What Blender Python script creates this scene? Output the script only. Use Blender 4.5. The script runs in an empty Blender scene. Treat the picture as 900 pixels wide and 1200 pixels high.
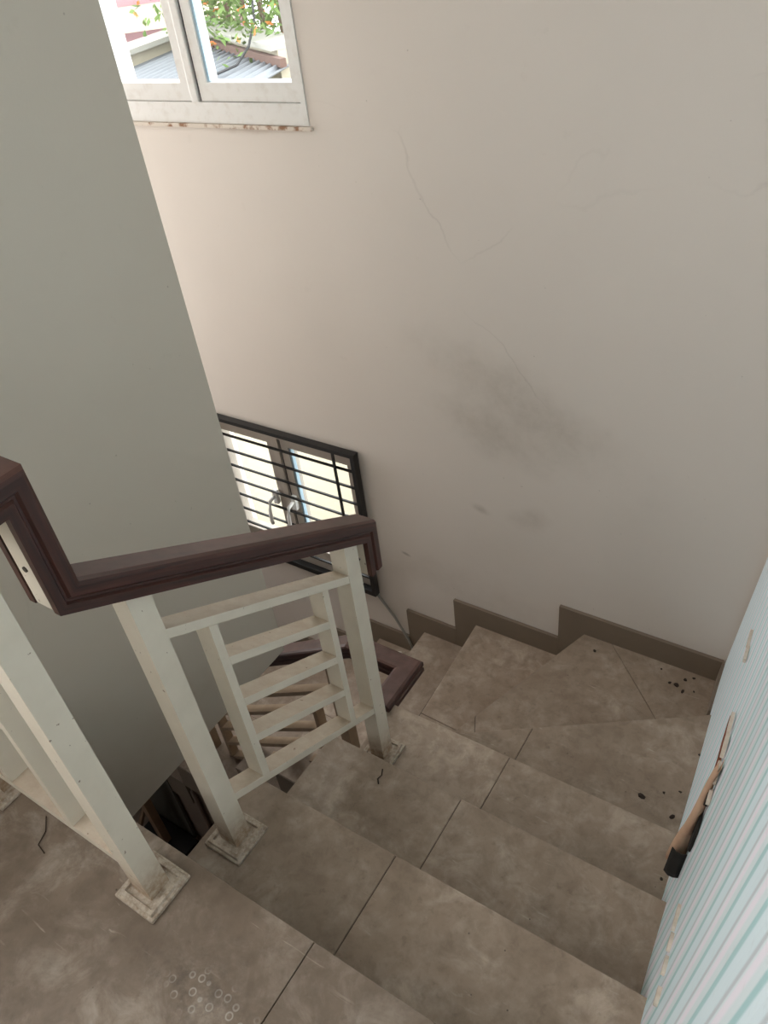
import bpy, bmesh, math, random
from mathutils import Vector, Matrix

random.seed(7)
K = 1.12                      # metres per survey unit
ZL = 1.305                    # eye height above the landing (survey units)
def P(x, y, z): return Vector((K*x, K*y, K*(z+ZL)))

sc = bpy.context.scene
COL = sc.collection

# ------------------------------------------------------------------ camera
CR = Vector((0.836022, 0.537518, -0.110192))
CU = Vector((-0.265263, 0.571732, 0.776375))
CW = Vector((-0.480316, 0.619837, -0.620564))
cam_d = bpy.data.cameras.new('camera')
cam_d.sensor_fit = 'VERTICAL'; cam_d.sensor_height = 24.0; cam_d.sensor_width = 18.0
cam_d.lens = 903.5/1200*24.0
cam_d.clip_start = 0.02; cam_d.clip_end = 200
cam = bpy.data.objects.new('camera', cam_d); COL.objects.link(cam)
m3 = Matrix((CR, CU, -CW)).transposed()
cam.matrix_world = Matrix.Translation(P(0, 0, 0)) @ m3.to_4x4()
sc.camera = cam

# ------------------------------------------------------------------ world, exposure
world = bpy.data.worlds.new('overcast_sky'); sc.world = world
world.use_nodes = True
bg = world.node_tree.nodes['Background']
bg.inputs['Color'].default_value = (1.0, 0.985, 0.965, 1)
bg.inputs['Strength'].default_value = 6.8
sc.view_settings.view_transform = 'Standard'
sc.view_settings.look = 'None'
sc.view_settings.exposure = -0.06
sc.view_settings.gamma = 1.0
sc.view_settings.use_curve_mapping = False
sc.cycles.max_bounces = 9
sc.cycles.diffuse_bounces = 6
sc.cycles.transparent_max_bounces = 12

def portal(name, loc, rot, sx, sz):
    l = bpy.data.lights.new(name, 'AREA'); l.shape = 'RECTANGLE'
    l.size = sx*K; l.size_y = sz*K; l.cycles.is_portal = True
    o = bpy.data.objects.new(name, l); COL.objects.link(o)
    o.location = loc; o.rotation_euler = rot
    return o
H = math.pi/2
# daylight portals in the back-wall windows and the added openings (they emit nothing, they guide the sky light)
FL0 = -1.305-16*.17
SIDE = (-1.50, .02, -.45, .55)      # openings: y0,y1,z0,z1 of an unseen side opening added to light the right wall
CORR = (1.18, 1.82, -1.86, .50)         # the same for an unseen corridor opening added to brighten the back wall
LOWW = (-1.0, -.35, FL0+.8, FL0+1.4)     # unseen downstairs opening, added to bring light in below
REAR = (-1.10, -.40, .25, .85)           # x0,x1,z0,z1 of an unseen rear opening added for fill light
portal('sky_portal', P(-1.945, 2.02, 0.115), (-H, 0, 0), 0.84, 1.21)
portal('sky_portal', P(-1.945, 2.02, -1.985), (-H, 0, 0), 0.84, 0.75)
portal('sky_portal', P(-3.50, (CORR[0]+CORR[1])/2, (CORR[2]+CORR[3])/2), (0, -H, 0), CORR[3]-CORR[2], CORR[1]-CORR[0])
portal('sky_portal', P(-1.48, (SIDE[0]+SIDE[1])/2, (SIDE[2]+SIDE[3])/2), (0, -H, 0), SIDE[3]-SIDE[2], SIDE[1]-SIDE[0])
portal('sky_portal', P(-3.50, (LOWW[0]+LOWW[1])/2, (LOWW[2]+LOWW[3])/2), (0, -H, 0), LOWW[3]-LOWW[2], LOWW[1]-LOWW[0])
portal('sky_portal', P((REAR[0]+REAR[1])/2, -2.10, (REAR[2]+REAR[3])/2), (H, 0, 0), REAR[1]-REAR[0], REAR[3]-REAR[2])

# ------------------------------------------------------------------ materials
MATS = {}
def srgb(r, g, b):
    f = lambda c: c/12.92 if c <= .04045 else ((c+.055)/1.055)**2.4
    return (f(r/255), f(g/255), f(b/255), 1)
class NT:
    def __init__(s, name):
        s.m = bpy.data.materials.new(name); s.m.use_nodes = True
        s.t = s.m.node_tree; s.n = s.t.nodes; s.b = s.n['Principled BSDF']; MATS[name] = s.m
    def node(s, typ, **kw):
        n = s.n.new(typ)
        for k, v in kw.items():
            if k.startswith('i_'):
                n.inputs[int(k[2:])].default_value = v
            else: setattr(n, k, v)
        return n
    def link(s, a, b): s.t.links.new(a, b)
    def coord(s, which='Object'):
        return s.node('ShaderNodeTexCoord').outputs[which]
    def pos(s): return s.node('ShaderNodeNewGeometry').outputs['Position']
    def noise(s, vec, scale, detail=4, rough=.55, dist=0):
        n = s.node('ShaderNodeTexNoise'); n.inputs['Scale'].default_value = scale
        n.inputs['Detail'].default_value = detail; n.inputs['Roughness'].default_value = rough
        n.inputs['Distortion'].default_value = dist
        s.link(vec, n.inputs['Vector']); return n.outputs['Fac']
    def ramp(s, fac, stops):
        r = s.node('ShaderNodeValToRGB'); e = r.color_ramp.elements
        while len(e) < len(stops): e.new(.5)
        for el, (p_, c) in zip(e, stops):
            el.position = p_; el.color = c if len(c) == 4 else (*c, 1)
        s.link(fac, r.inputs[0]); return r.outputs[0]
    def mix(s, fac, a, b, mode='MIX'):
        n = s.node('ShaderNodeMix', data_type='RGBA', blend_type=mode)
        for v, i in ((fac, 0), (a, 6), (b, 7)):
            if hasattr(v, 'links'): s.link(v, n.inputs[i])
            else: n.inputs[i].default_value = v
        return n.outputs[2]
    def math(s, op, a, b=None, c=None):
        n = s.node('ShaderNodeMath', operation=op)
        for v, i in ((a, 0), (b, 1), (c, 2)):
            if v is None: continue
            if hasattr(v, 'links'): s.link(v, n.inputs[i])
            else: n.inputs[i].default_value = v
        return n.outputs[0]
    def bump(s, h, strength=.2, dist=.002):
        n = s.node('ShaderNodeBump'); n.inputs['Strength'].default_value = strength
        n.inputs['Distance'].default_value = dist
        s.link(h, n.inputs['Height']); s.link(n.outputs[0], s.b.inputs['Normal'])
    def col(s, c):
        if hasattr(c, 'links'): s.link(c, s.b.inputs['Base Color'])
        else: s.b.inputs['Base Color'].default_value = c
    def rough(s, v):
        if hasattr(v, 'links'): s.link(v, s.b.inputs['Roughness'])
        else: s.b.inputs['Roughness'].default_value = v

BW = (0, 0, 0, 1), (1, 1, 1, 1)

def spot_mask(t, pos, centre, size, angle=0.0, soft=.6):
    """soft elliptical mask for stains and painted shading on a wall lying in an XZ plane"""
    mp = t.node('ShaderNodeMapping'); mp.vector_type = 'TEXTURE'
    mp.inputs['Location'].default_value = centre
    mp.inputs['Rotation'].default_value = (0, angle, 0)
    mp.inputs['Scale'].default_value = size
    t.link(pos, mp.inputs['Vector'])
    wob = t.node('ShaderNodeVectorMath', operation='ADD')
    nn = t.node('ShaderNodeTexNoise'); nn.inputs['Scale'].default_value = 5; nn.inputs['Detail'].default_value = 5
    t.link(pos, nn.inputs['Vector'])
    sub = t.node('ShaderNodeVectorMath', operation='SUBTRACT'); sub.inputs[1].default_value = (.5, .5, .5)
    t.link(nn.outputs['Color'], sub.inputs[0])
    sca = t.node('ShaderNodeVectorMath', operation='SCALE'); sca.inputs['Scale'].default_value = 1.4
    t.link(sub.outputs[0], sca.inputs[0])
    t.link(mp.outputs[0], wob.inputs[0]); t.link(sca.outputs[0], wob.inputs[1])
    ln = t.node('ShaderNodeVectorMath', operation='LENGTH'); t.link(wob.outputs[0], ln.inputs[0])
    mr = t.node('ShaderNodeMapRange'); mr.interpolation_type = 'SMOOTHSTEP'
    mr.inputs['From Min'].default_value = 1.0; mr.inputs['From Max'].default_value = 1.0-soft
    t.link(ln.outputs['Value'], mr.inputs['Value'])
    return mr.outputs[0]

def mat_wall(name, base, stains_and_shade=()):
    t = NT(name); p_ = t.pos()
    n1 = t.noise(p_, 1.6, 5); n2 = t.noise(p_, 9, 6, .6)
    b = srgb(*base); d = tuple(c*.90 for c in b[:3])+(1,)
    c = t.mix(t.math('MULTIPLY', n1, .9), b, d)
    sp = t.ramp(n2, [(.66, BW[0]), (.76, BW[1])])
    c = t.mix(t.math('MULTIPLY', sp, .10), c, srgb(150, 138, 120))
    fl = t.ramp(t.noise(p_, 55, 2, .5), [(.765, BW[0]), (.80, BW[1])])
    c = t.mix(t.math('MULTIPLY', fl, .35), c, srgb(110, 98, 84))
    # hairline plaster cracks
    nw = t.node('ShaderNodeTexNoise'); nw.inputs['Scale'].default_value = 3.5; nw.inputs['Detail'].default_value = 6
    t.link(p_, nw.inputs['Vector'])
    mx = t.mix(.14, p_, nw.outputs['Color'])
    vo = t.node('ShaderNodeTexVoronoi', feature='DISTANCE_TO_EDGE'); vo.inputs['Scale'].default_value = 1.05
    t.link(mx, vo.inputs['Vector'])
    ck = t.ramp(vo.outputs['Distance'], [(.0, BW[1]), (.0035, BW[0])])
    ckm = t.ramp(t.noise(p_, 1.3, 2), [(.54, BW[0]), (.62, BW[1])])
    c = t.mix(t.math('MULTIPLY', t.math('MULTIPLY', ck, ckm), .16), c, srgb(120, 110, 98))
    for cen, size, ang, soft, amt, colr in stains_and_shade:
        mk = spot_mask(t, p_, cen, size, ang, soft)
        tx = t.ramp(t.noise(p_, 22, 6, .7), [(.25, (.35, .35, .35, 1)), (.7, BW[1])])
        c = t.mix(t.math('MULTIPLY', t.math('MULTIPLY', mk, tx), amt), c, srgb(*colr))
    t.col(c); t.rough(.62); t.b.inputs['Specular IOR Level'].default_value = .3
    h = t.math('ADD', t.noise(p_, 6, 4), t.math('MULTIPLY', t.noise(p_, 140, 3), .25))
    t.bump(h, .12, .004)
    return t.m

def W(x, z): return tuple(P(x, 1.88, z))
mat_wall('wall_paint', (228, 221, 214))
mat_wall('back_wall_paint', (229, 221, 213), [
    (W(-.98, -1.40), (.34, .5, .13), .35, .9, .30, (140, 128, 110)),  # diffuse slanting shading, with smudging, painted into the wall colour
    (W(-.86, -1.27), (.60, .5, .20), .45, .95, .30, (140, 128, 110)),  # wider part of the same painted diagonal shading
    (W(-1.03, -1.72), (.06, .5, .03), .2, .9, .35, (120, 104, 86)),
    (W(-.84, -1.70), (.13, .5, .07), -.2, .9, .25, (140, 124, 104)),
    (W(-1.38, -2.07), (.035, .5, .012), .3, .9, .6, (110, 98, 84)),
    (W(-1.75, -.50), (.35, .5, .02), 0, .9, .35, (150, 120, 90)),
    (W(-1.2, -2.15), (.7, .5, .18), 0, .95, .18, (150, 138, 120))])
mat_wall('partition_paint', (218, 211, 198), [
    (tuple(P(-1.37, .45, -1.75)), (.5, 1.2, .25), 0, .95, .16, (160, 135, 105))])

def mat_tile(name, a, b_, c_, rings=False):
    t = NT(name); p_ = t.pos()
    n1 = t.noise(p_, 3.2, 6, .62); n2 = t.noise(p_, 11, 8, .7, .6); n3 = t.noise(p_, 45, 5, .6)
    c = t.mix(t.ramp(n1, [(.36, BW[0]), (.66, BW[1])]), srgb(*a), srgb(*b_))
    dust = t.math('MULTIPLY', t.ramp(n2, [(.46, BW[0]), (.66, BW[1])]), t.ramp(n1, [(.40, (.12, .12, .12, 1)), (.58, BW[1])]))
    c = t.mix(t.math('MULTIPLY', dust, .74), c, srgb(*c_))
    n4 = t.noise(p_, 24, 6, .65, .3)
    c = t.mix(t.math('MULTIPLY', t.ramp(n4, [(.34, BW[1]), (.56, BW[0])]), .34), c, srgb(92, 78, 65))
    oi = t.node('ShaderNodeObjectInfo')
    c = t.mix(t.math('MULTIPLY', oi.outputs['Random'], .30), c, srgb(*[q*.80 for q in a]))
    sp = t.ramp(n3, [(.30, BW[1]), (.40, BW[0])])
    c = t.mix(t.math('MULTIPLY', sp, .25), c, srgb(92, 80, 68))
    # scuffs: stretched wavy streaks
    mp = t.node('ShaderNodeMapping'); mp.inputs['Rotation'].default_value = (0, 0, .9)
    mp.inputs['Scale'].default_value = (9, 70, 9); t.link(p_, mp.inputs['Vector'])
    sf = t.ramp(t.noise(mp.outputs[0], 1, 3, .5, 1.2), [(.66, BW[0]), (.72, BW[1])])
    sfm = t.ramp(t.noise(p_, 4.5, 2), [(.52, BW[0]), (.62, BW[1])])
    c = t.mix(t.math('MULTIPLY', t.math('MULTIPLY', sf, sfm), .5), c, srgb(196, 184, 168))
    # dark specks
    vo = t.node('ShaderNodeTexVoronoi'); vo.inputs['Scale'].default_value = 26; t.link(p_, vo.inputs['Vector'])
    dk = t.ramp(vo.outputs['Distance'], [(.035, BW[1]), (.06, BW[0])])
    dkm = t.ramp(t.noise(p_, 7, 2), [(.56, BW[0]), (.6, BW[1])])
    c = t.mix(t.math('MULTIPLY', t.math('MULTIPLY', dk, dkm), .7), c, srgb(48, 40, 34))
    if rings:   # dusty shoe-sole rings
        v2 = t.node('ShaderNodeTexVoronoi'); v2.inputs['Scale'].default_value = 46
        v2.inputs['Randomness'].default_value = .45; t.link(p_, v2.inputs['Vector'])
        rg = t.ramp(v2.outputs['Distance'], [(.20, BW[0]), (.25, BW[1]), (.31, BW[1]), (.36, BW[0])])
        rm = spot_mask(t, p_, tuple(P(-.60, .165, -ZL)), (.11, .05, .3), 0, .5)
        c = t.mix(t.math('MULTIPLY', t.math('MULTIPLY', rg, rm), .45), c, srgb(206, 200, 190))
        dm = spot_mask(t, p_, tuple(P(-.62, .17, -ZL)), (.2, .11, .3), 0, .8)
        dt = t.ramp(t.noise(p_, 24, 5, .7), [(.45, BW[0]), (.62, BW[1])])
        c = t.mix(t.math('MULTIPLY', t.math('MULTIPLY', dt, dm), .5), c, srgb(70, 62, 55))
    t.col(c)
    t.rough(t.ramp(n2, [(.3, (.36,)*3), (.7, (.62,)*3)]))
    t.b.inputs['Specular IOR Level'].default_value = .4
    t.bump(t.math('ADD', n2, n3), .10, .002)
    return t.m
mat_tile('stair_tile', (152, 134, 117), (176, 158, 141), (208, 193, 177))
mat_tile('landing_tile', (120, 105, 91), (146, 130, 115), (186, 173, 160), True)
mat_tile('lower_tile', (150, 134, 120), (168, 150, 136), (180, 166, 152))

t = NT('grout'); t.col(srgb(84, 72, 61)); t.rough(.9)
t = NT('skirting_tile'); p_ = t.pos()
t.col(t.mix(t.noise(p_, 6, 5), srgb(116, 102, 88), srgb(134, 120, 105))); t.rough(.5)
t = NT('concrete'); t.col(t.mix(t.noise(t.pos(), 5, 5), srgb(120, 108, 96), srgb(140, 128, 114))); t.rough(.9)

# dark varnished wood
t = NT('dark_wood'); o_ = t.coord('UV')
mp = t.node('ShaderNodeMapping'); mp.inputs['Scale'].default_value = (6, 90, 1); t.link(o_, mp.inputs['Vector'])
g = t.noise(mp.outputs[0], 1, 6, .6, .6)
c = t.ramp(g, [(.3, srgb(38, 19, 15)), (.55, srgb(66, 34, 27)), (.8, srgb(88, 50, 40))])
nrm = t.node('ShaderNodeNewGeometry')
sx = t.node('ShaderNodeSeparateXYZ'); t.link(nrm.outputs['Normal'], sx.inputs[0])
dustm = t.math('MULTIPLY', t.ramp(sx.outputs['Z'], [(.70, BW[0]), (.95, BW[1])]), t.ramp(t.noise(t.pos(), 30, 4), [(.3, (.3,)*3), (.7, BW[1])]))
c = t.mix(t.math('MULTIPLY', dustm, .32), c, srgb(146, 114, 104))
t.col(c); t.rough(.42); t.bump(g, .15, .001)

# white painted steel with settled dust and rust at the feet
t = NT('white_steel'); p_ = t.pos()
c = t.mix(t.noise(p_, 14, 5), srgb(228, 219, 203), srgb(208, 198, 181))
nrm = t.node('ShaderNodeNewGeometry'); sx = t.node('ShaderNodeSeparateXYZ'); t.link(nrm.outputs['Normal'], sx.inputs[0])
dustm = t.math('MULTIPLY', t.ramp(sx.outputs['Z'], [(.55, BW[0]), (.8, BW[1])]), t.ramp(t.noise(p_, 26, 6, .7), [(.3, (.45,)*3), (.65, BW[1])]))
c = t.mix(t.math('MULTIPLY', dustm, .8), c, srgb(184, 162, 140))
at = t.node('ShaderNodeAttribute'); at.attribute_name = 'rust'
rn = t.ramp(t.noise(p_, 60, 6, .7), [(.35, BW[0]), (.6, BW[1])])
rf = t.math('MULTIPLY', at.outputs['Fac'], t.math('MULTIPLY_ADD', rn, .6, .4))
c = t.mix(t.math('MULTIPLY', rf, .85), c, srgb(150, 116, 82))
rs = t.ramp(t.noise(p_, 75, 3), [(.70, BW[0]), (.735, BW[1])])
c = t.mix(t.math('MULTIPLY', rs, .75), c, srgb(110, 78, 56))
t.col(c); t.rough(.5)
t = NT('dirty_plate'); p_ = t.pos()
c = t.mix(t.ramp(t.noise(p_, 60, 6, .7), [(.40, BW[0]), (.7, BW[1])]), srgb(196, 184, 168), srgb(140, 120, 100))
t.col(c); t.rough(.6)
t = NT('beige_steel'); p_ = t.pos()
c = t.mix(t.noise(p_, 14, 5), srgb(188, 166, 140), srgb(150, 126, 102)); t.col(c); t.rough(.55)

t = NT('black_steel'); t.col(srgb(24, 23, 23)); t.rough(.45)
t = NT('white_upvc'); p_ = t.pos()
t.col(t.mix(t.ramp(t.noise(p_, 30, 5), [(.5, BW[0]), (.8, BW[1])]), srgb(232, 232, 230), srgb(220, 217, 212))); t.rough(.35)
t = NT('greyish_upvc'); t.col(t.mix(t.noise(t.pos(), 12, 4), srgb(196, 188, 178), srgb(166, 156, 146))); t.rough(.45)  # duller grey-brown tone for the lower window frame
t = NT('sill_mortar'); t.col(t.mix(t.ramp(t.noise(t.pos(), 24, 5), [(.5, BW[0]), (.62, BW[1])]), srgb(222, 212, 200), srgb(150, 112, 84))); t.rough(.8)
t = NT('gasket'); t.col(srgb(60, 60, 62)); t.rough(.6)
t = NT('metal_screw'); t.col(srgb(60, 52, 46)); t.rough(.4)
t = NT('grey_cable'); t.col(srgb(160, 158, 150)); t.rough(.5)
t = NT('black_cable'); t.col(srgb(30, 30, 34)); t.rough(.5)

def mat_glass(name, tint):
    t = NT(name)
    tr = t.node('ShaderNodeBsdfTransparent'); tr.inputs[0].default_value = tint
    gl = t.node('ShaderNodeBsdfGlossy'); gl.inputs['Roughness'].default_value = .02
    lw = t.node('ShaderNodeLayerWeight'); lw.inputs[0].default_value = .5
    fc = t.math('MULTIPLY_ADD', t.math('POWER', lw.outputs['Facing'], 5), .5, .03)
    mx = t.node('ShaderNodeMixShader')
    t.link(fc, mx.inputs[0]); t.link(tr.outputs[0], mx.inputs[1]); t.link(gl.outputs[0], mx.inputs[2])
    t.link(mx.outputs[0], t.n['Material Output'].inputs[0])
mat_glass('window_glass', (.93, .96, .97, 1))
t = NT('blue_film'); t.col(srgb(176, 206, 226)); t.rough(.4)

# striped wallpaper: stripes run vertically, spaced along the wall
t = NT('striped_wallpaper'); uv = t.coord('UV')
sx = t.node('ShaderNodeSeparateXYZ'); t.link(uv, sx.inputs[0])
w_ = t.math('ADD', sx.outputs['X'], t.math('MULTIPLY', t.noise(uv, 2.0, 2), .012))
fr = t.math('FRACT', t.math('MULTIPLY', t.math('SUBTRACT', w_, .277), 1/.0725))
P0 = srgb(226, 240, 246); P1 = srgb(242, 240, 251); TE = srgb(176, 215, 219); GR = srgb(202, 212, 220); PB = srgb(224, 242, 250)
c = t.ramp(fr, [(0, TE), (.045, TE), (.09, P0), (.22, P0), (.30, P1), (.40, P1), (.46, P0), (.50, GR), (.545, GR), (.60, PB), (.90, PB), (.955, TE)])
c = t.mix(t.math('MULTIPLY', t.ramp(t.noise(t.pos(), 60, 4), [(.6, BW[0]), (.8, BW[1])]), .15), c, srgb(170, 170, 170))
t.col(c); t.rough(.55)
tri = t.math('ABSOLUTE', t.math('SUBTRACT', t.math('FRACT', t.math('MULTIPLY', fr, 2)), .5))
t.bump(tri, .35, .004)
t = NT('paper_back'); t.col(t.mix(t.noise(t.pos(), 40, 5), srgb(206, 172, 146), srgb(186, 150, 124))); t.rough(.8)
t = NT('torn_plaster'); t.col(t.mix(t.noise(t.pos(), 90, 5), srgb(228, 222, 212), srgb(190, 170, 150))); t.rough(.9)
t = NT('rust_gap'); t.col(srgb(120, 66, 44)); t.rough(.9)
t = NT('hollow_shade'); t.col(srgb(34, 31, 28)); t.rough(.95)  # black that paints the dark hollow behind the curled flap
t = NT('leaf_litter'); t.col(srgb(52, 40, 32)); t.rough(.9)
t = NT('white_scrap'); t.col(srgb(222, 216, 206)); t.rough(.8)
# outside
t = NT('outside_roof'); t.col(t.mix(t.noise(t.pos(), 4, 5), srgb(118, 122, 128), srgb(100, 104, 110))); t.rough(.6)
t = NT('outside_cream'); t.col(t.mix(t.noise(t.pos(), 2, 4), srgb(176, 168, 150), srgb(162, 154, 136))); t.rough(.9)
t = NT('outside_pink'); t.col(srgb(150, 116, 122)); t.rough(.9)
t = NT('outside_brown'); t.col(srgb(96, 74, 66)); t.rough(.9)
t = NT('outside_ground'); t.col(srgb(130, 126, 118)); t.rough(.95)
t = NT('outside_white'); t.col(srgb(150, 148, 140)); t.rough(.9)
t = NT('outside_blue_sheet'); t.col(srgb(158, 184, 196)); t.rough(.6)
t = NT('foliage'); t.col(t.mix(t.noise(t.pos(), 5, 2), srgb(52, 88, 36), srgb(104, 122, 52))); t.rough(.7)
t = NT('blossom'); t.col(srgb(190, 112, 52)); t.rough(.7)
t = NT('bark'); t.col(srgb(90, 74, 60)); t.rough(.9)
# lower storey
t = NT('dark_board'); t.col(t.mix(t.noise(t.pos(), 4, 3), srgb(74, 74, 68), srgb(90, 88, 80))); t.rough(.6)
t = NT('under_stair_paint'); t.col(t.mix(t.noise(t.pos(), 3, 4), srgb(118, 104, 94), srgb(138, 124, 112))); t.rough(.8)
t = NT('black_rubber'); t.col(srgb(26, 25, 24)); t.rough(.7)
t = NT('light_wood'); o_ = t.pos(); t.col(t.mix(t.noise(o_, 18, 4), srgb(164, 138, 112), srgb(136, 112, 90))); t.rough(.6)
M = MATS

# ------------------------------------------------------------------ mesh helpers (survey units in, metres out)
class MB:
    def __init__(s): s.v = []; s.f = []; s.uv = {}; s.rust = {}
    def add(s, verts, faces, rust=None):
        o = len(s.v)
        s.v += [P(*q) for q in verts]
        s.f += [tuple(i+o for i in f) for f in faces]
        if rust:
            for i, r in enumerate(rust): s.rust[o+i] = r
        return o
    def box(s, a, b):
        x0, y0, z0 = a; x1, y1, z1 = b
        s.add([(x0, y0, z0), (x1, y0, z0), (x1, y1, z0), (x0, y1, z0), (x0, y0, z1), (x1, y0, z1), (x1, y1, z1), (x0, y1, z1)],
              [(0, 3, 2, 1), (4, 5, 6, 7), (0, 1, 5, 4), (1, 2, 6, 5), (2, 3, 7, 6), (3, 0, 4, 7)]); return s
    def hexa(s, bot, top):
        """eight corners: bottom ring, top ring (both counter-clockwise from above)"""
        s.add(list(bot)+list(top), [(3, 2, 1, 0), (4, 5, 6, 7), (0, 1, 5, 4), (1, 2, 6, 5), (2, 3, 7, 6), (3, 0, 4, 7)]); return s
    def prism(s, poly, z0, z1, lean=None):
        """vertical prism of a plan polygon (counter-clockwise)"""
        n = len(poly)
        s.add([(x, y, z0) for x, y in poly]+[(x, y, z1) for x, y in poly],
              [tuple(range(n-1, -1, -1)), tuple(range(n, 2*n))]+[(i, (i+1) % n, n+(i+1) % n, n+i) for i in range(n)]); return s
    def xz_prism(s, poly, y0, y1):
        n = len(poly)
        s.add([(x, y0, z) for x, z in poly]+[(x, y1, z) for x, z in poly],
              [tuple(range(n)), tuple(range(2*n-1, n-1, -1))]+[((i+1) % n, i, n+i, n+(i+1) % n) for i in range(n)]); return s
    def sweep(s, prof, path, ups, closed_prof=True):
        """sweep a profile (side, up) along a path with mitred corners; ups: up vector of each segment"""
        pts = [Vector(q) for q in path]; n = len(prof)
        seg = []
        for i in range(len(pts)-1):
            t_ = (pts[i+1]-pts[i]).normalized(); u_ = Vector(ups[i]); u_ = (u_-t_*u_.dot(t_)).normalized()
            seg.append((t_, t_.cross(u_), u_))
        rings = []; L = [0]
        for i in range(1, len(pts)): L.append(L[-1]+(pts[i]-pts[i-1]).length)
        for i, q in enumerate(pts):
            t_, s_, u_ = seg[min(i, len(seg)-1)] if i < len(seg) else seg[-1]
            if i == 0 or i == len(pts)-1: mn = t_
            else:
                t_, s_, u_ = seg[i-1]; mn = (seg[i-1][0]+seg[i][0]).normalized()
            ring = []
            for a, b in prof:
                off = s_*a+u_*b
                ring.append(q+off-t_*(off.dot(mn)/t_.dot(mn)))
            rings.append(ring)
        # separate vertices per segment so UVs run along the grain
        for i in range(len(pts)-1):
            o = s.add([tuple(q) for q in rings[i]]+[tuple(q) for q in rings[i+1]], [])
            for j in range(n):
                k = (j+1) % n
                f = (o+j, o+n+j, o+n+k, o+k)
                s.f.append(f)
                s.uv[len(s.f)-1] = [(L[i], j/n*.3), (L[i+1], j/n*.3), (L[i+1], (j+1)/n*.3), (L[i], (j+1)/n*.3)]
        o = s.add([tuple(q) for q in rings[0]], []); s.f.append(tuple(range(o, o+n)))
        o = s.add([tuple(q) for q in rings[-1]], []); s.f.append(tuple(range(o+n-1, o-1, -1)))
        return s
    def tube(s, path, r, n=8):
        pts = [Vector(q) for q in path]; rings = []
        for i, q in enumerate(pts):
            t_ = (pts[min(i+1, len(pts)-1)]-pts[max(i-1, 0)]).normalized()
            ref = Vector((0, 0, 1)) if abs(t_.z) < .9 else Vector((1, 0, 0))
            a = t_.cross(ref).normalized(); b = t_.cross(a)
            rings.append([q+(a*math.cos(2*math.pi*k/n)+b*math.sin(2*math.pi*k/n))*r for k in range(n)])
        o = s.add([tuple(q) for rg in rings for q in rg], [])
        for i in range(len(pts)-1):
            for k in range(n):
                s.f.append((o+i*n+k, o+i*n+(k+1) % n, o+(i+1)*n+(k+1) % n, o+(i+1)*n+k))
        s.f.append(tuple(o+k for k in range(n-1, -1, -1))); s.f.append(tuple(o+(len(pts)-1)*n+k for k in range(n)))
        return s
    def build(s, name, mat, parent=None, origin=None, bevel=0, smooth=False, weld=False):
        me = bpy.data.meshes.new(name)
        root = None
        if parent is not None:
            org = Vector(parent['_o'])
        elif origin is not None: org = P(*origin)
        else:
            org = Vector((sum(v.x for v in s.v)/len(s.v), sum(v.y for v in s.v)/len(s.v), min(v.z for v in s.v)))
        me.from_pydata([tuple(v-org) for v in s.v], [], s.f)
        if s.rust:
            at = me.attributes.new('rust', 'FLOAT', 'POINT')
            for i, r in s.rust.items(): at.data[i].value = r
        if s.uv:
            ul = me.uv_layers.new(name='UVMap')
            for pi, uvs in s.uv.items():
                for li, q in zip(me.polygons[pi].loop_indices, uvs): ul.data[li].uv = q
        bm = bmesh.new(); bm.from_mesh(me)
        if weld: bmesh.ops.remove_doubles(bm, verts=bm.verts, dist=1e-5)
        bmesh.ops.recalc_face_normals(bm, faces=bm.faces)
        if bevel:
            bmesh.ops.bevel(bm, geom=list(bm.edges), offset=bevel*K, segments=2, profile=.6, affect='EDGES', clamp_overlap=True)
        bm.to_mesh(me); bm.free()
        if smooth:
            for p_ in me.polygons: p_.use_smooth = True
        me.materials.append(M[mat])
        o = bpy.data.objects.new(name, me); COL.objects.link(o)
        o['_o'] = tuple(org)
        if parent is not None: o.parent = parent
        else: o.location = org
        return o

def tag(o, label=None, cat=None, group=None, kind=None):
    for k, v in (('label', label), ('category', cat), ('group', group), ('kind', kind)):
        if v: o[k] = v
    return o
def empty(name, at, label=None, cat=None, group=None, kind=None):
    o = bpy.data.objects.new(name, None); COL.objects.link(o)
    o.location = P(*at); o['_o'] = tuple(P(*at)); o.empty_display_size = .1
    return tag(o, label, cat, group, kind)
def struct(mb, name, mat, **kw): return tag(mb.build(name, mat, **kw), kind='structure')

# ------------------------------------------------------------------ the building shell
YB = 1.88                                  # inner face of the back wall
FL = -1.305-16*.17                         # lower storey floor
CEIL = 1.35
XL = -3.4
def xw(y, z): return .108+.075*z-.05*y     # the right wall leans a little and is not quite square

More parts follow.
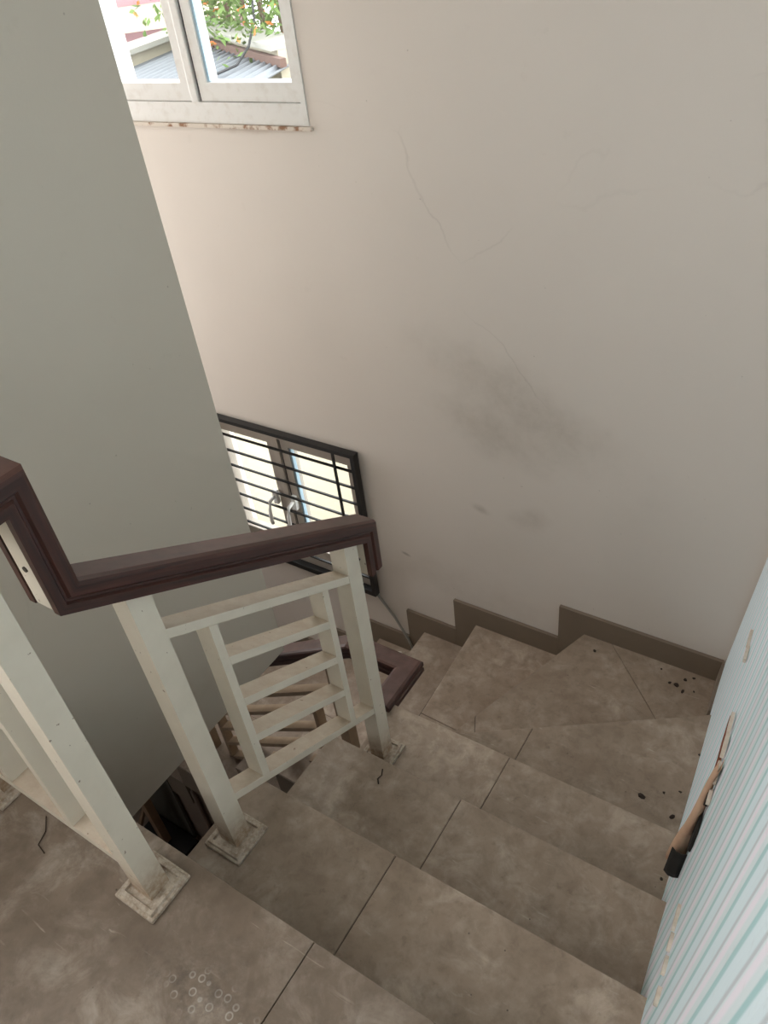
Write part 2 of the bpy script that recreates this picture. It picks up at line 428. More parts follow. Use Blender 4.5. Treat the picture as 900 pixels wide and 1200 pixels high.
def wall_with_holes(axis, lo, hi, z0, z1, d0, d1, holes):
    """slab in the plane of axis ('x': runs along x, thickness y from d0 to d1), holes = (a0,a1,h0,h1)"""
    mb = MB()
    xs = sorted({lo, hi, *[h[0] for h in holes], *[h[1] for h in holes]})
    zs = sorted({z0, z1, *[h[2] for h in holes], *[h[3] for h in holes]})
    solid = {}
    for i in range(len(xs)-1):
        for j in range(len(zs)-1):
            cx = (xs[i]+xs[i+1])/2; cz = (zs[j]+zs[j+1])/2
            solid[i, j] = not any(h[0] < cx < h[1] and h[2] < cz < h[3] for h in holes)
    def vert(a, d, z): return (a, d, z) if axis == 'x' else (d, a, z)
    for (i, j), sd in solid.items():
        if not sd: continue
        a0, a1, h0, h1 = xs[i], xs[i+1], zs[j], zs[j+1]
        q = [vert(a0, d0, h0), vert(a1, d0, h0), vert(a1, d0, h1), vert(a0, d0, h1), vert(a0, d1, h0), vert(a1, d1, h0), vert(a1, d1, h1), vert(a0, d1, h1)]
        fs = [(0, 1, 2, 3), (5, 4, 7, 6)]
        if not solid.get((i-1, j)): fs.append((4, 0, 3, 7))
        if not solid.get((i+1, j)): fs.append((1, 5, 6, 2))
        if not solid.get((i, j-1)): fs.append((4, 5, 1, 0))
        if not solid.get((i, j+1)): fs.append((3, 2, 6, 7))
        mb.add(q, fs)
    return mb

WX0, WX1 = -2.37, -1.525
WIN1 = (WX0, WX1, -.487, .72)
WIN2 = (WX0, WX1-.015, -2.35, -1.62)
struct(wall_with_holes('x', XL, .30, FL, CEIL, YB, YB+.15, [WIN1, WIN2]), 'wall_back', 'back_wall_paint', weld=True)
# right wall: one leaning slab
mb = MB(); y0, y1 = -2.0, YB
mb.hexa([(xw(y0, FL), y0, FL), (xw(y0, FL)+.12, y0, FL), (xw(y1, FL)+.12, y1, FL), (xw(y1, FL), y1, FL)],
        [(xw(y0, CEIL), y0, CEIL), (xw(y0, CEIL)+.12, y0, CEIL), (xw(y1, CEIL)+.12, y1, CEIL), (xw(y1, CEIL), y1, CEIL)])
wall_right = struct(mb, 'wall_right', 'wall_paint')
# partition beside the landing; its foot hangs over the lower flight
PX, PY, PZ = -1.37, 1.135, -1.885
struct(wall_with_holes('y', -2.0, PY, PZ, CEIL, PX-.12, PX, [SIDE]), 'wall_partition', 'partition_paint', weld=True)
mb = MB(); mb.box((XL, PY-.12, PZ), (PX-.12, PY, CEIL)); struct(mb, 'wall_corridor', 'wall_paint')
mb = wall_with_holes('y', PY-.12, YB, PZ, CEIL, XL-.12, XL, [CORR]); mb2 = wall_with_holes('y', -2.0, YB, FL, PZ, XL-.12, XL, [LOWW]); mb.f += [tuple(i+len(mb.v) for i in f) for f in mb2.f]; mb.v += mb2.v; struct(mb, 'wall_left', 'wall_paint', weld=True)
mb = MB(); mb.box((XL-.12, -2.0, PZ), (PX-.121, PY-.121, PZ+.12)); struct(mb, 'floor_terrace', 'concrete')
mb = wall_with_holes('x', PX-.12, .30, PZ, CEIL, -2.12, -2.0, [REAR]); mb.box((XL, -2.12, FL), (.30, -2.0, PZ)); struct(mb, 'wall_rear', 'wall_paint', weld=True)
mb = MB(); mb.box((PX-.25, -2.12, CEIL), (.42, YB+.15, CEIL+.12)); mb.box((XL-.12, PY-.12, CEIL), (PX-.251, YB+.15, CEIL+.12)); struct(mb, 'ceiling', 'wall_paint')

# lower storey floor, tiled
fl = MB(); fl.box((XL, -2.0, FL-.12), (.05, YB, FL-.004)); floor2 = struct(fl, 'floor_lower', 'grout')
ts = .535
ix = 0
x = XL
while x < .0:
    y = -.4
    while y < YB-.01:
        mb = MB(); mb.box((x+.0015, y+.0015, FL-.006), (min(x+ts, -.12)-.0015, min(y+ts, YB)-.0015, FL))
        mb.build('tile', 'lower_tile', floor2)
        y += ts
    x += ts

# upper landing: slab and tiles
Y1, D, R = .316, .254, .17
LZ = -1.305
fl = MB(); fl.prism([(PX, -2.0), (xw(-2, LZ)-.002, -2.0), (xw(Y1, LZ)-.002, Y1-.004), (PX, Y1-.004)], LZ-.16, LZ-.004)
landing = struct(fl, 'floor', 'grout')
rows = [Y1, -.22, -.76, -1.30, -2.0]
cols = [PX, -.51, None]
for j in range(4):
    for i in range(2):
        x0 = cols[i]+.0009; ya, yb = rows[j+1]+.0015, rows[j]-(.0015 if j else 0)
        r0 = cols[i+1]-.0009 if cols[i+1] is not None else xw(ya, LZ)-.002
        r1 = cols[i+1]-.0009 if cols[i+1] is not None else xw(yb, LZ)-.002
        mb = MB(); mb.prism([(x0, ya), (r0, ya), (r1, yb), (x0, yb)], LZ-.012, LZ)
        mb.build('tile', 'landing_tile', landing, bevel=.0012)

# ------------------------------------------------------------------ staircase
stair = empty('staircase', (-.5, Y1, FL), 'dusty taupe tiled winder staircase turning left down below the landing', 'staircase')
CX, CY = -.905, 1.080
def clipw(poly, z):
    """limit a plan polygon to the right wall face"""
    return [(min(x, xw(y, z)-.003), y) for x, y in poly]
def shrink(poly, d=.0009):
    cx = sum(q[0] for q in poly)/len(poly); cy = sum(q[1] for q in poly)/len(poly)
    out = []
    for x, y in poly:
        l = math.hypot(x-cx, y-cy); out.append((x-(x-cx)/l*d, y-(y-cy)/l*d))
    return out
def step(k, poly, tiles, mat='stair_tile'):
    z = LZ-k*R
    bed = MB(); bed.prism(clipw(shrink(poly, .004), z), z-.205, z-.010)
    tr = bed.build('tread', 'concrete', stair)
    gr = MB(); gr.prism(clipw(shrink(poly, .005), z), z-.0099, z-.0035); gr.build('grout_bed', 'grout', tr)
    for tp in tiles:
        mb = MB(); mb.prism(clipw(shrink(tp), z), z-.014, z); mb.build('tile', mat, tr, bevel=.0022)
    return tr
J = -.532
for k in (1, 2, 3):
    ya, yb = Y1+(k-1)*D-.012, Y1+k*D
    step(k, [(CX, ya), (.2, ya), (.2, yb), (CX, yb)],
         [[(CX, ya), (J, ya), (J, yb), (CX, yb)], [(J, ya), (.2, ya), (.2, yb), (J, yb)]])
zw = LZ-4*R
w1 = (-.100, 1.602)
w1e = (-.1237, 1.080+.7813*.6555)
L4 = Y1+3*D-.002
def cross_x(p_, q, x): tt = (x-p_[0])/(q[0]-p_[0]); return (x, p_[1]+tt*(q[1]-p_[1]))
jt = cross_x((CX, CY), w1e, -.565)
step(4, [(CX, L4), (.2, L4), w1e, (CX+.001, CY)],
     [[(CX, L4), (-.565, L4), jt, (CX+.002, CY)], [(-.565, L4), (.0, L4), w1e, jt]])
w2 = (-.614, YB-.002)
# second winder: three tiles with slanting joints
a0, a1 = (-.805, 1.386), (-.690, 1.345)
i1 = cross_x((CX, CY), w2, -.800); i2 = cross_x((CX, CY), w1e, -.72)
b0 = (-.525, YB-.002); b1 = cross_x((CX, CY), w1e, -.20)
def back(p_, d=.02):  # tuck a tread slightly under the one above
    return p_
step(5, [(CX, CY-.01), i2, w1e, (.0, YB-.002), w2, (CX, CY)],
     [[(CX, CY-.002), i2, i1, (CX, CY)], [i2, b1, b0, w2, i1], [b1, w1e, (.0, YB-.002), b0]])
n3 = (-1.064, YB-.002); n3i = (-1.035, CY)
step(6, [(CX, CY), w2, n3, n3i],
     [[(-1.042, 1.394), cross_x((CX, CY), w2, -.793), w2, n3], [n3i, (CX, CY), cross_x((CX, CY), w2, -.793), (-1.042, 1.394)]])
for k in range(7, 16):
    xa = -1.064-.256*(k-7); xb = xa-.256
    sh = .029 if k == 7 else 0
    ring = [(xb, CY), (xa+sh, CY), (xa+.006, YB-.002), (xb, YB-.002)]
    ym = 1.40
    step(k, ring, [[(xb, CY), (xa+sh, CY), (xa+.006, ym), (xb, ym)], [(xb, ym), (xa+.006, ym), (xa+.006, YB-.002), (xb, YB-.002)]])
# closed wall below the inner side of the lower flight
mb = MB()
mb.xz_prism([(-.91, FL), (-.91, LZ-6*R-.21), (-1.06, LZ-7*R-.21), (-3.36, LZ-15*R-.05), (-3.36, FL)][::-1], 1.10, 1.16)
struct(mb, 'wall_under_stairs', 'under_stair_paint')
mb = MB(); mb.box((-.90, -2.0, FL), (-.84, 1.10, LZ-4*R)); 
struct(mb, 'wall_below_flight', 'under_stair_paint')

# stepped skirting along the back wall (each piece covers the end of the riser below it)
sk_t, sk_h = .014, .097
def skirt(k, x0, x1, drop=True):
    z = LZ-k*R; mb = MB()
    zb = z-R if drop else z
    mb.xz_prism([(x0, zb), (x0+.098, zb), (x0+.098, z), (x1, z), (x1, z+sk_h), (x0, z+sk_h)], YB-sk_t, YB-.001)
    return struct(mb, 'baseboard_back', 'skirting_tile')
xs5 = -.716; skirt(5, xs5, xw(YB, LZ-5*R)-.004)
skirt(6, -1.161, xs5-.001)
skirt(7, -1.401, -1.162)
for k in range(8, 15):
    x0 = -1.401-.256*(k-7); skirt(k, x0, x0+.255)
# skirting return on the right wall of the corner winder
z = LZ-5*R; mb = MB()
mb.hexa([(xw(1.66, z)-.014, 1.66, z), (xw(1.66, z)-.002, 1.66, z), (xw(YB, z)-.002, YB-.016, z), (xw(YB, z)-.014, YB-.016, z)],
        [(xw(1.66, z+sk_h)-.014, 1.66, z+sk_h), (xw(1.66, z+sk_h)-.002, 1.66, z+sk_h), (xw(YB, z+sk_h)-.002, YB-.016, z+sk_h), (xw(YB, z+sk_h)-.014, YB-.016, z+sk_h)])
struct(mb, 'baseboard_right', 'skirting_tile')

# ------------------------------------------------------------------ balustrades
def prof_rail(w=.066, h=.047):
    a = w/2
    return [(-a, 0), (-a, .30*h), (-a+.0045, .36*h), (-a+.0045, .44*h), (-a, .52*h), (-a, .82*h), (-a+.003, .93*h), (-a+.010, h),
            (a-.010, h), (a-.003, .93*h), (a, .82*h), (a, .52*h), (a-.0045, .44*h), (a-.0045, .36*h), (a, .30*h), (a, 0),
            (.62*a, 0), (.62*a, .30*h), (-.62*a, .30*h), (-.62*a, 0)]
prof_strip = [(-.0185, .002), (-.0185, .0135), (.0185, .0135), (.0185, .002)]

def post(parent, x, y, z0, zt0, zt1, s=.021, plate=True, mat='white_steel'):
    """square post; its top follows the slope of the rail (zt0 at the -y / left side, zt1 at the other side)"""
    hs = [0, .03, .055, .085, .13]; rs = [1, 1, .7, .3, 0]
    mb = MB(); rings = []
    for h_ in hs: rings.append([(x-s, y-s, z0+h_), (x+s, y-s, z0+h_), (x+s, y+s, z0+h_), (x-s, y+s, z0+h_)])
    rings.append(zt0 if isinstance(zt0, list) else [(x-s, y-s, zt0), (x+s, y-s, zt0), (x+s, y+s, zt1), (x-s, y+s, zt1)]); rs = rs+[0]
    vs = [q for r in rings for q in r]; fs = [(3, 2, 1, 0), tuple(len(vs)-4+i for i in range(4))]
    for i in range(len(rings)-1):
        for k in range(4): fs.append((i*4+k, i*4+(k+1) % 4, i*4+4+(k+1) % 4, i*4+4+k))
    mb.add(vs, fs, [rs[i//4] for i in range(len(vs))])
    o = mb.build('post', mat, parent)
    if plate:
        pl = MB(); a = .047
        pl.box((x-a, y-a, z0+.0005), (x+a, y+a, z0+.010)); pp = pl.build('base_plate', 'dirty_plate', o, bevel=.003)
        # raised rim of filler round the plate
        pl = MB(); bo, bi = .042, .031
        sq = lambda q, zz: [(x-q, y-q, zz), (x+q, y-q, zz), (x+q, y+q, zz), (x-q, y+q, zz)]
        fs = []
        for k in range(4):
            n = (k+1) % 4
            fs += [(k, n, 8+n, 8+k), (4+n, 4+k, 12+k, 12+n), (8+k, 8+n, 12+n, 12+k), (n, k, 4+k, 4+n)]
        pl.add(sq(bo, z0+.0095)+sq(bi, z0+.0095)+sq(bo-.002, z0+.0155)+sq(bi+.002, z0+.0155), fs)
        pl.build('plate_rim', 'dirty_plate', o)
    return o
def bar_y(parent, name, x, ya, za, yb, zb, w=.020, h=.022, mat='white_steel'):
    """sloping flat bar along y; za/zb are top heights"""
    mb = MB()
    mb.hexa([(x-w, ya, za-h), (x+w, ya, za-h), (x+w, yb, zb-h), (x-w, yb, zb-h)], [(x-w, ya, za), (x+w, ya, za), (x+w, yb, zb), (x-w, yb, zb)])
    return mb.build(name, mat, parent, bevel=.0012)
def bar_x(parent, name, y, xa, za, xb, zb, w=.020, h=.022, mat='white_steel'):
    mb = MB()
    mb.hexa([(xa, y-w, za-h), (xb, y-w, zb-h), (xb, y+w, zb-h), (xa, y+w, za-h)], [(xa, y-w, za), (xb, y-w, zb), (xb, y+w, zb), (xa, y+w, za)])
    return mb.build(name, mat, parent, bevel=.0012)

RX = -.84
bal = empty('balustrade', (RX, .245, LZ), 'white steel balustrade with dark wooden handrail along landing edge and upper flight', 'balustrade')
und = lambda y: -.757-.595*(y-.435)
RZ = -.524
path = [(PX+.004, .245, RZ), (RX, .245, RZ), (RX, .322, RZ), (RX, .322, und(.322)), (RX, .968, und(.968)), (RX, .968, -1.175)]
ups = [(0, 0, 1), (0, 0, 1), (0, 1, 0), (0, .514, .857), (0, 1, 0)]
mb = MB(); mb.sweep(prof_rail(), path, ups); hr = mb.build('handrail', 'dark_wood', bal)
tag(hr, 'dark reddish wooden handrail with stepped elbow')
mb = MB(); mb.sweep(prof_strip, path, ups); mb.build('steel_strip', 'white_steel', hr)
for q in [(RX, .3265, -.62), (RX, .9725, -1.135)]:
    mb = MB(); mb.tube([(q[0], q[1]-.0045, q[2]), (q[0], q[1]+.002, q[2])], .0045, 10); mb.build('screw', 'metal_screw', hr)
post(bal, RX, .440, LZ-R, und(.419)+.010, und(.461)+.010)
post(bal, RX, .925, LZ-3*R, und(.904)+.010, und(.946)+.010)
bar_y(bal, 'top_rail', RX, .461, -.857, .904, -1.123)
bar_y(bal, 'bottom_rail', RX, .461, -1.327, .904, -1.580)
def vbar_y(parent, x, yc, zt, zb, hw=.009, w=.020, mat='white_steel', sl=.6):
    mb = MB()
    mb.hexa([(x-w, yc-hw, zb+sl*hw), (x+w, yc-hw, zb+sl*hw), (x+w, yc+hw, zb-sl*hw), (x-w, yc+hw, zb-sl*hw)],
            [(x-w, yc-hw, zt+sl*hw), (x+w, yc-hw, zt+sl*hw), (x+w, yc+hw, zt-sl*hw), (x-w, yc+hw, zt-sl*hw)])
    return mb.build('baluster', mat, parent)
tr = lambda y: -.857-.600*(y-.461)
br = lambda y: -1.327-.571*(y-.461)
vbar_y(bal, RX, .545, tr(.545)-.022, br(.545)); vbar_y(bal, RX, .825, tr(.825)-.022, br(.825))
for za, zb in ((-1.020, -1.180), (-1.138, -1.293), (-1.250, -1.408)):
    bar_y(bal, 'rung', RX, .554, za, .816, zb)
# landing run
post(bal, -.812, .245, LZ, RZ+.010, RZ+.010); post(bal, -1.235, .245, LZ, RZ+.010, RZ+.010)
bar_x(bal, 'bottom_rail', .245, -1.214, -1.185, -.833, -1.185); bar_x(bal, 'top_rail', .245, -1.214, -.66, -.833, -.66)
def vbar_x(parent, y, xc, zt, zb, hw=.009, w=.020, mat='white_steel', sl=0):
    mb = MB()
    mb.hexa([(xc-hw, y-w, zb-sl*hw), (xc+hw, y-w, zb+sl*hw), (xc+hw, y+w, zb+sl*hw), (xc-hw, y+w, zb-sl*hw)],
            [(xc-hw, y-w, zt-sl*hw), (xc+hw, y-w, zt+sl*hw), (xc+hw, y+w, zt+sl*hw), (xc-hw, y+w, zt-sl*hw)])
    return mb.build('baluster', mat, parent)
vbar_x(bal, .245, -.950, -.682, -1.185); vbar_x(bal, .245, -1.125, -.682, -1.185)
for zz in (-.74, -.82, -.90): bar_x(bal, 'rung', .245, -1.116, zz, -.959, zz)

# lower balustrade beside the flight along the back wall
LY = 1.205
bal2 = empty('balustrade', (-1.2, LY, LZ-8*R), 'beige steel balustrade with dark handrail on the lower flight under the partition', 'balustrade')
z0 = -1.835
sl2 = .655
path = [(-.925, 1.045, z0), (-.925, LY, z0), (-1.125, LY, z0), (-3.0, LY, z0-sl2*1.875)]
ups = [(0, 0, 1)]*3
mb = MB(); mb.sweep(prof_rail(), path, ups); hr2 = mb.build('handrail', 'dark_wood', bal2)
mb = MB(); mb.sweep(prof_strip, path, ups); mb.build('steel_strip', 'beige_steel', hr2)
hz = lambda x: z0-sl2*(-1.125-x)
def tread_z(x): return LZ-R*(7+max(0, math.ceil((-1.064-.256-x)/.256)))
def lpost(x):
    s = .021; zz = tread_z(x)
    top = [(x-s, LY-s, hz(x-s)+.01), (x+s, LY-s, hz(x+s)+.01), (x+s, LY+s, hz(x+s)+.01), (x-s, LY+s, hz(x-s)+.01)]
    return post(bal2, x, LY, zz, top, None, mat='beige_steel')
def lpanel(xr, xl):
    off_t, off_b = -.165, -.60
    g = lambda x, o: hz(x)+o
    bar_x(bal2, 'top_rail', LY, xl+.021, g(xl+.021, off_t), xr-.021, g(xr-.021, off_t), mat='beige_steel')
    bar_x(bal2, 'bottom_rail', LY, xl+.021, g(xl+.021, off_b), xr-.021, g(xr-.021, off_b), mat='beige_steel')
    ba, bb = xr-.13, xl+.13
    for b in (ba, bb): vbar_x(bal2, LY, b, g(b, off_t)-.022, g(b, off_b), mat='beige_steel', sl=sl2)
    for i in range(1, 4):
        o = off_t+(off_b-off_t)*i/4
        bar_x(bal2, 'rung', LY, bb+.009, g(bb+.009, o), ba-.009, g(ba-.009, o), mat='beige_steel')
px_ = [-1.235, -2.13, -2.95]
for x in px_: lpost(x)
for a, b in zip(px_, px_[1:]): lpanel(a, b)

# ------------------------------------------------------------------ windows
def frame_rect(x0, x1, z0, z1, wl, wr, wb, wt, ya, yb):
    """picture-frame of four bars with mitred corners in an XZ plane"""
    mb = MB()
    o = [(x0, z0), (x1, z0), (x1, z1), (x0, z1)]; i = [(x0+wl, z0+wb), (x1-wr, z0+wb), (x1-wr, z1-wt), (x0+wl, z1-wt)]
    v = [(a, ya, b) for a, b in o+i]+[(a, yb, b) for a, b in o+i]
    f = []
    for k in range(4):
        n = (k+1) % 4
        f += [(k, n, 4+n, 4+k), (8+n, 8+k, 12+k, 12+n), (k, 8+k, 8+n, n), (4+k, 4+n, 12+n, 12+k)]
    mb.add(v, f); return mb
def window(name, hole, mat, handles, wr=.018):
    x0, x1, z0, z1 = hole
    yi = YB-.004; g = .0005
    w = struct(frame_rect(x0+g, x1-g, z0+g, z1-g, .045, wr, .058, .045, yi, YB+.07), name, mat)
    xm = (x0+x1)/2
    mb = MB(); mb.box((xm-.026, yi+.001, z0+.056), (xm+.004, YB+.068, z1-.045)); mb.build('mullion', mat, w, bevel=.004)
    for (a, b) in ((x0+.046, xm-.027), (xm+.013, x1-wr-.001)):
        s_ = frame_rect(a, b, z0+.060, z1-.047, .036, .036 if b < xm else .026, .050, .036, yi+.008, YB+.055).build('sash', mat, w)
        mb = MB(); mb.box((a+.03, YB+.028, z0+.105), (b-.02, YB+.034, z1-.08)); mb.build('pane', 'window_glass', s_)
        if a > xm:
            mb = MB(); mb.box((a+.0365, YB+.010, z0+.112), (a+.046, YB+.027, z1-.085)); mb.build('edge_strip', 'blue_film', s_)
    mb = MB(); mb.box((xm+.0045, yi+.012, z0+.060), (xm+.0125, YB+.05, z1-.046)); mb.build('gasket', 'gasket', w)
    if handles:
        for hx in (xm-.075, xm+.030):
            mb = MB(); mb.box((hx-.012, yi-.012, -2.02), (hx+.012, yi+.008, -1.95)); h_ = mb.build('handle', 'white_upvc', w, bevel=.003)
            mb = MB(); mb.tube([(hx, yi-.012, -1.975), (hx, yi-.045, -1.985), (hx-.006, yi-.052, -2.03), (hx-.012, yi-.050, -2.09), (hx-.013, yi-.046, -2.11)], .008, 8)
            mb.build('lever', 'white_upvc', h_, smooth=True)
    return w
window('window_1', WIN1, 'white_upvc', False)
window('window_2', WIN2, 'greyish_upvc', True, .040)
def side_frame(name, hole, xa, xb):
    y0, y1, z0, z1 = hole; w = .035; mb = MB()
    o = [(y0, z0), (y1, z0), (y1, z1), (y0, z1)]; i = [(y0+w, z0+w), (y1-w, z0+w), (y1-w, z1-w), (y0+w, z1-w)]; f = []
    for k in range(4):
        n = (k+1) % 4; f += [(k, n, 4+n, 4+k), (8+n, 8+k, 12+k, 12+n), (k, 8+k, 8+n, n), (4+k, 4+n, 12+n, 12+k)]
    mb.add([(xa, a, b) for a, b in o+i]+[(xb, a, b) for a, b in o+i], f); return struct(mb, name, 'white_upvc')
side_frame('added_window_3', CORR, XL-.09, XL-.03); side_frame('added_window_4', SIDE, PX-.09, PX-.03); side_frame('added_window_5', LOWW, XL-.09, XL-.03)  # frames of the unseen openings added for light
struct(frame_rect(REAR[0], REAR[1], REAR[2], REAR[3], .035, .035, .035, .035, -2.09, -2.03), 'added_window_6', 'white_upvc')  # frame of the unseen rear opening, likewise added for light
mb = MB(); mb.box((WX0-.01, YB-.012, WIN1[2]-.012), (WX1+.012, YB-.0005, WIN1[2]-.001)); struct(mb, 'trim_1', 'sill_mortar', bevel=.002)
# black security grille over the lower window
gx0, gx1, gz0, gz1 = WX0-.01, WX1-.01, WIN2[2]-.005, WIN2[3]+.008
gr = empty('window_grille', (gx0, YB-.02, gz0), 'black steel security grille with horizontal bars over the lower window', 'grille')
frame_rect(gx0, gx1, gz0, gz1, .018, .018, .026, .016, YB-.040, YB-.010).build('frame', 'black_steel', gr)
nb = 9
for i in range(1, nb):
    z = gz1-.010+(gz0-gz1+.02)*i/nb
    mb = MB(); mb.box((gx0+.018, YB-.028, z-.004), (gx1-.018, YB-.020, z+.004)); mb.build('bar', 'black_steel', gr)
for x in (gx1-.105, gx0+.105):
    mb = MB(); mb.box((x-.005, YB-.036, gz0+.026), (x+.005, YB-.0285, gz1-.016)); mb.build('upright', 'black_steel', gr)
# cable running from the grille down to the steps
mb = MB(); mb.tube([(-1.545, YB-.008, -2.30), (-1.552, YB-.008, -2.37), (-1.47, YB-.010, -2.48), (-1.405, YB-.022, -2.575), (-1.375, YB-.024, -2.658)], .006, 8)
tag(mb.build('cable', 'grey_cable', smooth=True), 'thin grey cable slanting down the wall from grille corner to steps', 'cable')

# ------------------------------------------------------------------ wallpaper on the right wall
def on_wall(y, z, off): return (xw(y, z)-off, y, z)
paper = MB()
ny, nz = 60, 24
ys = [1.86-(1.86+1.2)*i/ny for i in range(ny+1)]
zs = [LZ-5.0*R+.1+(CEIL-.02-(LZ-5.0*R+.1))*j/nz for j in range(nz+1)]
def bulge(y, z):
    b = .0025+.0018*math.sin(7*y+2.1*z)+.0015*math.sin(3.1*z+1.7)
    return b
for i in range(ny):
    for j in range(nz):
        q = [(ys[i], zs[j]), (ys[i+1], zs[j]), (ys[i+1], zs[j+1]), (ys[i], zs[j+1])]
        paper.add([on_wall(a, b, bulge(a, b)+.001) for a, b in q], [(0, 1, 2, 3)])
        paper.uv[len(paper.f)-1] = q
wp = paper.build('wallpaper', 'striped_wallpaper', wall_right, weld=True, smooth=True)

# peeled flap with its buff reverse showing
def ribbon(name, rows, mat, parent):
    mb = MB(); n = len(rows[0]); o = mb.add([q for r in rows for q in r], [])
    for i in range(len(rows)-1):
        for k in range(n-1): mb.f.append((o+i*n+k, o+i*n+k+1, o+(i+1)*n+k+1, o+(i+1)*n+k))
    ob = mb.build(name, mat, parent, smooth=True)
    sm = ob.modifiers.new('thickness', 'SOLIDIFY'); sm.thickness = .0012*K; sm.offset = 0
    return ob
rows = []
for i in range(9):
    t_ = i/8; z = -1.26-.26*t_; g = .30+.75*t_; yy = .885-.055*t_+.010*math.sin(9*t_)
    off = [(.030, .004), (.012, .016*g), (.004, .026*g), (.010, .034*g), (.022, .035*g), (.030, .028*g)]
    rows.append([on_wall(yy+a, z+.012*math.sin(3*t_+a*40), o_) for a, o_ in off])
tag(ribbon('peeled_flap', rows, 'paper_back', wp), 'buff reverse of a curled wallpaper flap')
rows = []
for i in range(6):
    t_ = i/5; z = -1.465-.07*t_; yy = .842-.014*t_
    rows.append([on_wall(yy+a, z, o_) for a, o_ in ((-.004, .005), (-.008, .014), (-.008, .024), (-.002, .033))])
ribbon('hollow_shade_strip', rows, 'hollow_shade', wp)  # dark strip painting the shade inside the flap's lower end
def patch(name, pts, mat, parent, off=.0075):
    mb = MB(); mb.add([on_wall(y, z, off) for y, z in pts]+[on_wall(y, z, off-.006) for y, z in pts],
        [tuple(range(len(pts)))]+[tuple(range(2*len(pts)-1, len(pts)-1, -1))]+[(i, (i+1) % len(pts), len(pts)+(i+1) % len(pts), len(pts)+i) for i in range(len(pts))])
    return mb.build(name, mat, parent)
patch('tear', [(1.07, -1.318), (1.02, -1.33), (.97, -1.325), (.93, -1.345), (.885, -1.35), (.89, -1.362), (.94, -1.358), (.98, -1.341), (1.02, -1.345), (1.06, -1.332)], 'rust_gap', wp, .0085)
rg = random.Random(3)
for yc, zc, a, b in ((1.35, -1.38, .035, .010), (1.28, -1.36, .03, .008), (1.03, -1.285, .03, .010), (.97, -1.280, .03, .012), (.915, -1.295, .03, .012), (.87, -1.31, .02, .008), (.64, -1.31, .022, .008), (.595, -1.30, .018, .008), (.55, -1.285, .018, .008), (.50, -1.27, .018, .008)):
    pts = [(yc+a*math.cos(q*.785)*rg.uniform(.6, 1.1), zc+b*math.sin(q*.785)*rg.uniform(.6, 1.2)) for q in range(8)]
    patch('torn_spot', pts, 'torn_plaster', wp, .0095)
patch('hollow_shade_spot', [(.885, -1.372), (.86, -1.366), (.835, -1.372), (.822, -1.40), (.825, -1.43), (.845, -1.438), (.87, -1.41)], 'hollow_shade', wp, .0100)  # black patch painting the dark gap between flap and wall
patch('hollow_shade_spot', [(.892, -1.318), (.872, -1.316), (.866, -1.332), (.876, -1.346), (.892, -1.338)], 'hollow_shade', wp, .0105)  # smaller piece of the same painted dark gap, higher up

# ------------------------------------------------------------------ litter on the steps
def blob(name, x, y, z, r, mat, label, cat, group=None, flat=.35, seed=0):
    g = random.Random(seed); n = 7; mb = MB()
    ang = g.uniform(0, 6.28); el = g.uniform(.5, .9)
    base = []
    for k in range(n):
        a = 2*math.pi*k/n; rr = r*g.uniform(.65, 1.15)
        px, py = rr*math.cos(a), rr*el*math.sin(a)
        base.append((x+px*math.cos(ang)-py*math.sin(ang), y+px*math.sin(ang)+py*math.cos(ang)))
    vs = [(a, b, z+.0004) for a, b in base]+[(x+(a-x)*.7, y+(b-y)*.7, z+r*flat*g.uniform(.6, 1.2)) for a, b in base]+[(x, y, z+r*flat)]
    fs = [tuple(range(n-1, -1, -1))]+[(k, (k+1) % n, n+(k+1) % n, n+k) for k in range(n)]+[(n+k, n+(k+1) % n, 2*n) for k in range(n)]
    mb.add(vs, fs); return tag(mb.build(name, mat), label, cat, group)
zt = lambda k: LZ-k*R
lit5 = [(-.556, 1.809, .008), (-.289, 1.791, .007), (-.266, 1.791, .011), (-.248, 1.825, .009), (-.243, 1.775, .010), (-.225, 1.845, .006), (-.33, 1.835, .005), (-.21, 1.79, .006)]
lit4 = [(-.217, 1.239, .011), (-.129, 1.219, .009), (-.132, 1.30, .006), (-.118, 1.438, .006), (-.169, 1.277, .005)]
names5 = ['lone dark crumb near the left end of the corner winder', 'dark crumb at the left of the cluster on the corner winder',
          'largest dark crumb in the cluster on the corner winder', 'dark crumb just behind the largest one on the corner winder',
          'dark crumb nearest the viewer in the corner winder cluster', 'small dark crumb of the cluster nearest the back wall skirting',
          'faint small crumb left of the cluster on the corner winder', 'rightmost small crumb of the cluster on the corner winder']
names4 = ['largest dark leaf crumb on the first winder', 'dark leaf crumb closest to the peeled flap on the first winder', 'small crumb beside the striped wall on the first winder',
          'small crumb at the far end of the first winder by the wall', 'tiny crumb between the two larger ones on the first winder']
for i, (x, y, r) in enumerate(lit5):
    blob('leaf_crumb', x, y, zt(5), r, 'leaf_litter', names5[i], 'debris', 'crumbs on the corner winder', seed=i)
for i, (x, y, r) in enumerate(lit4):
    blob('leaf_crumb', x, y, zt(4), r, 'leaf_litter', names4[i], 'debris', 'crumbs on the first winder', seed=20+i)
blob('leaf_crumb', -.094, .954, zt(3), .005, 'leaf_litter', 'single tiny dark crumb on the third straight step', 'debris', seed=40)
blob('plaster_scrap', -1.441, 1.83, zt(8), .022, 'white_scrap', 'white plaster scrap on the lower step beside the cable', 'debris', seed=41)
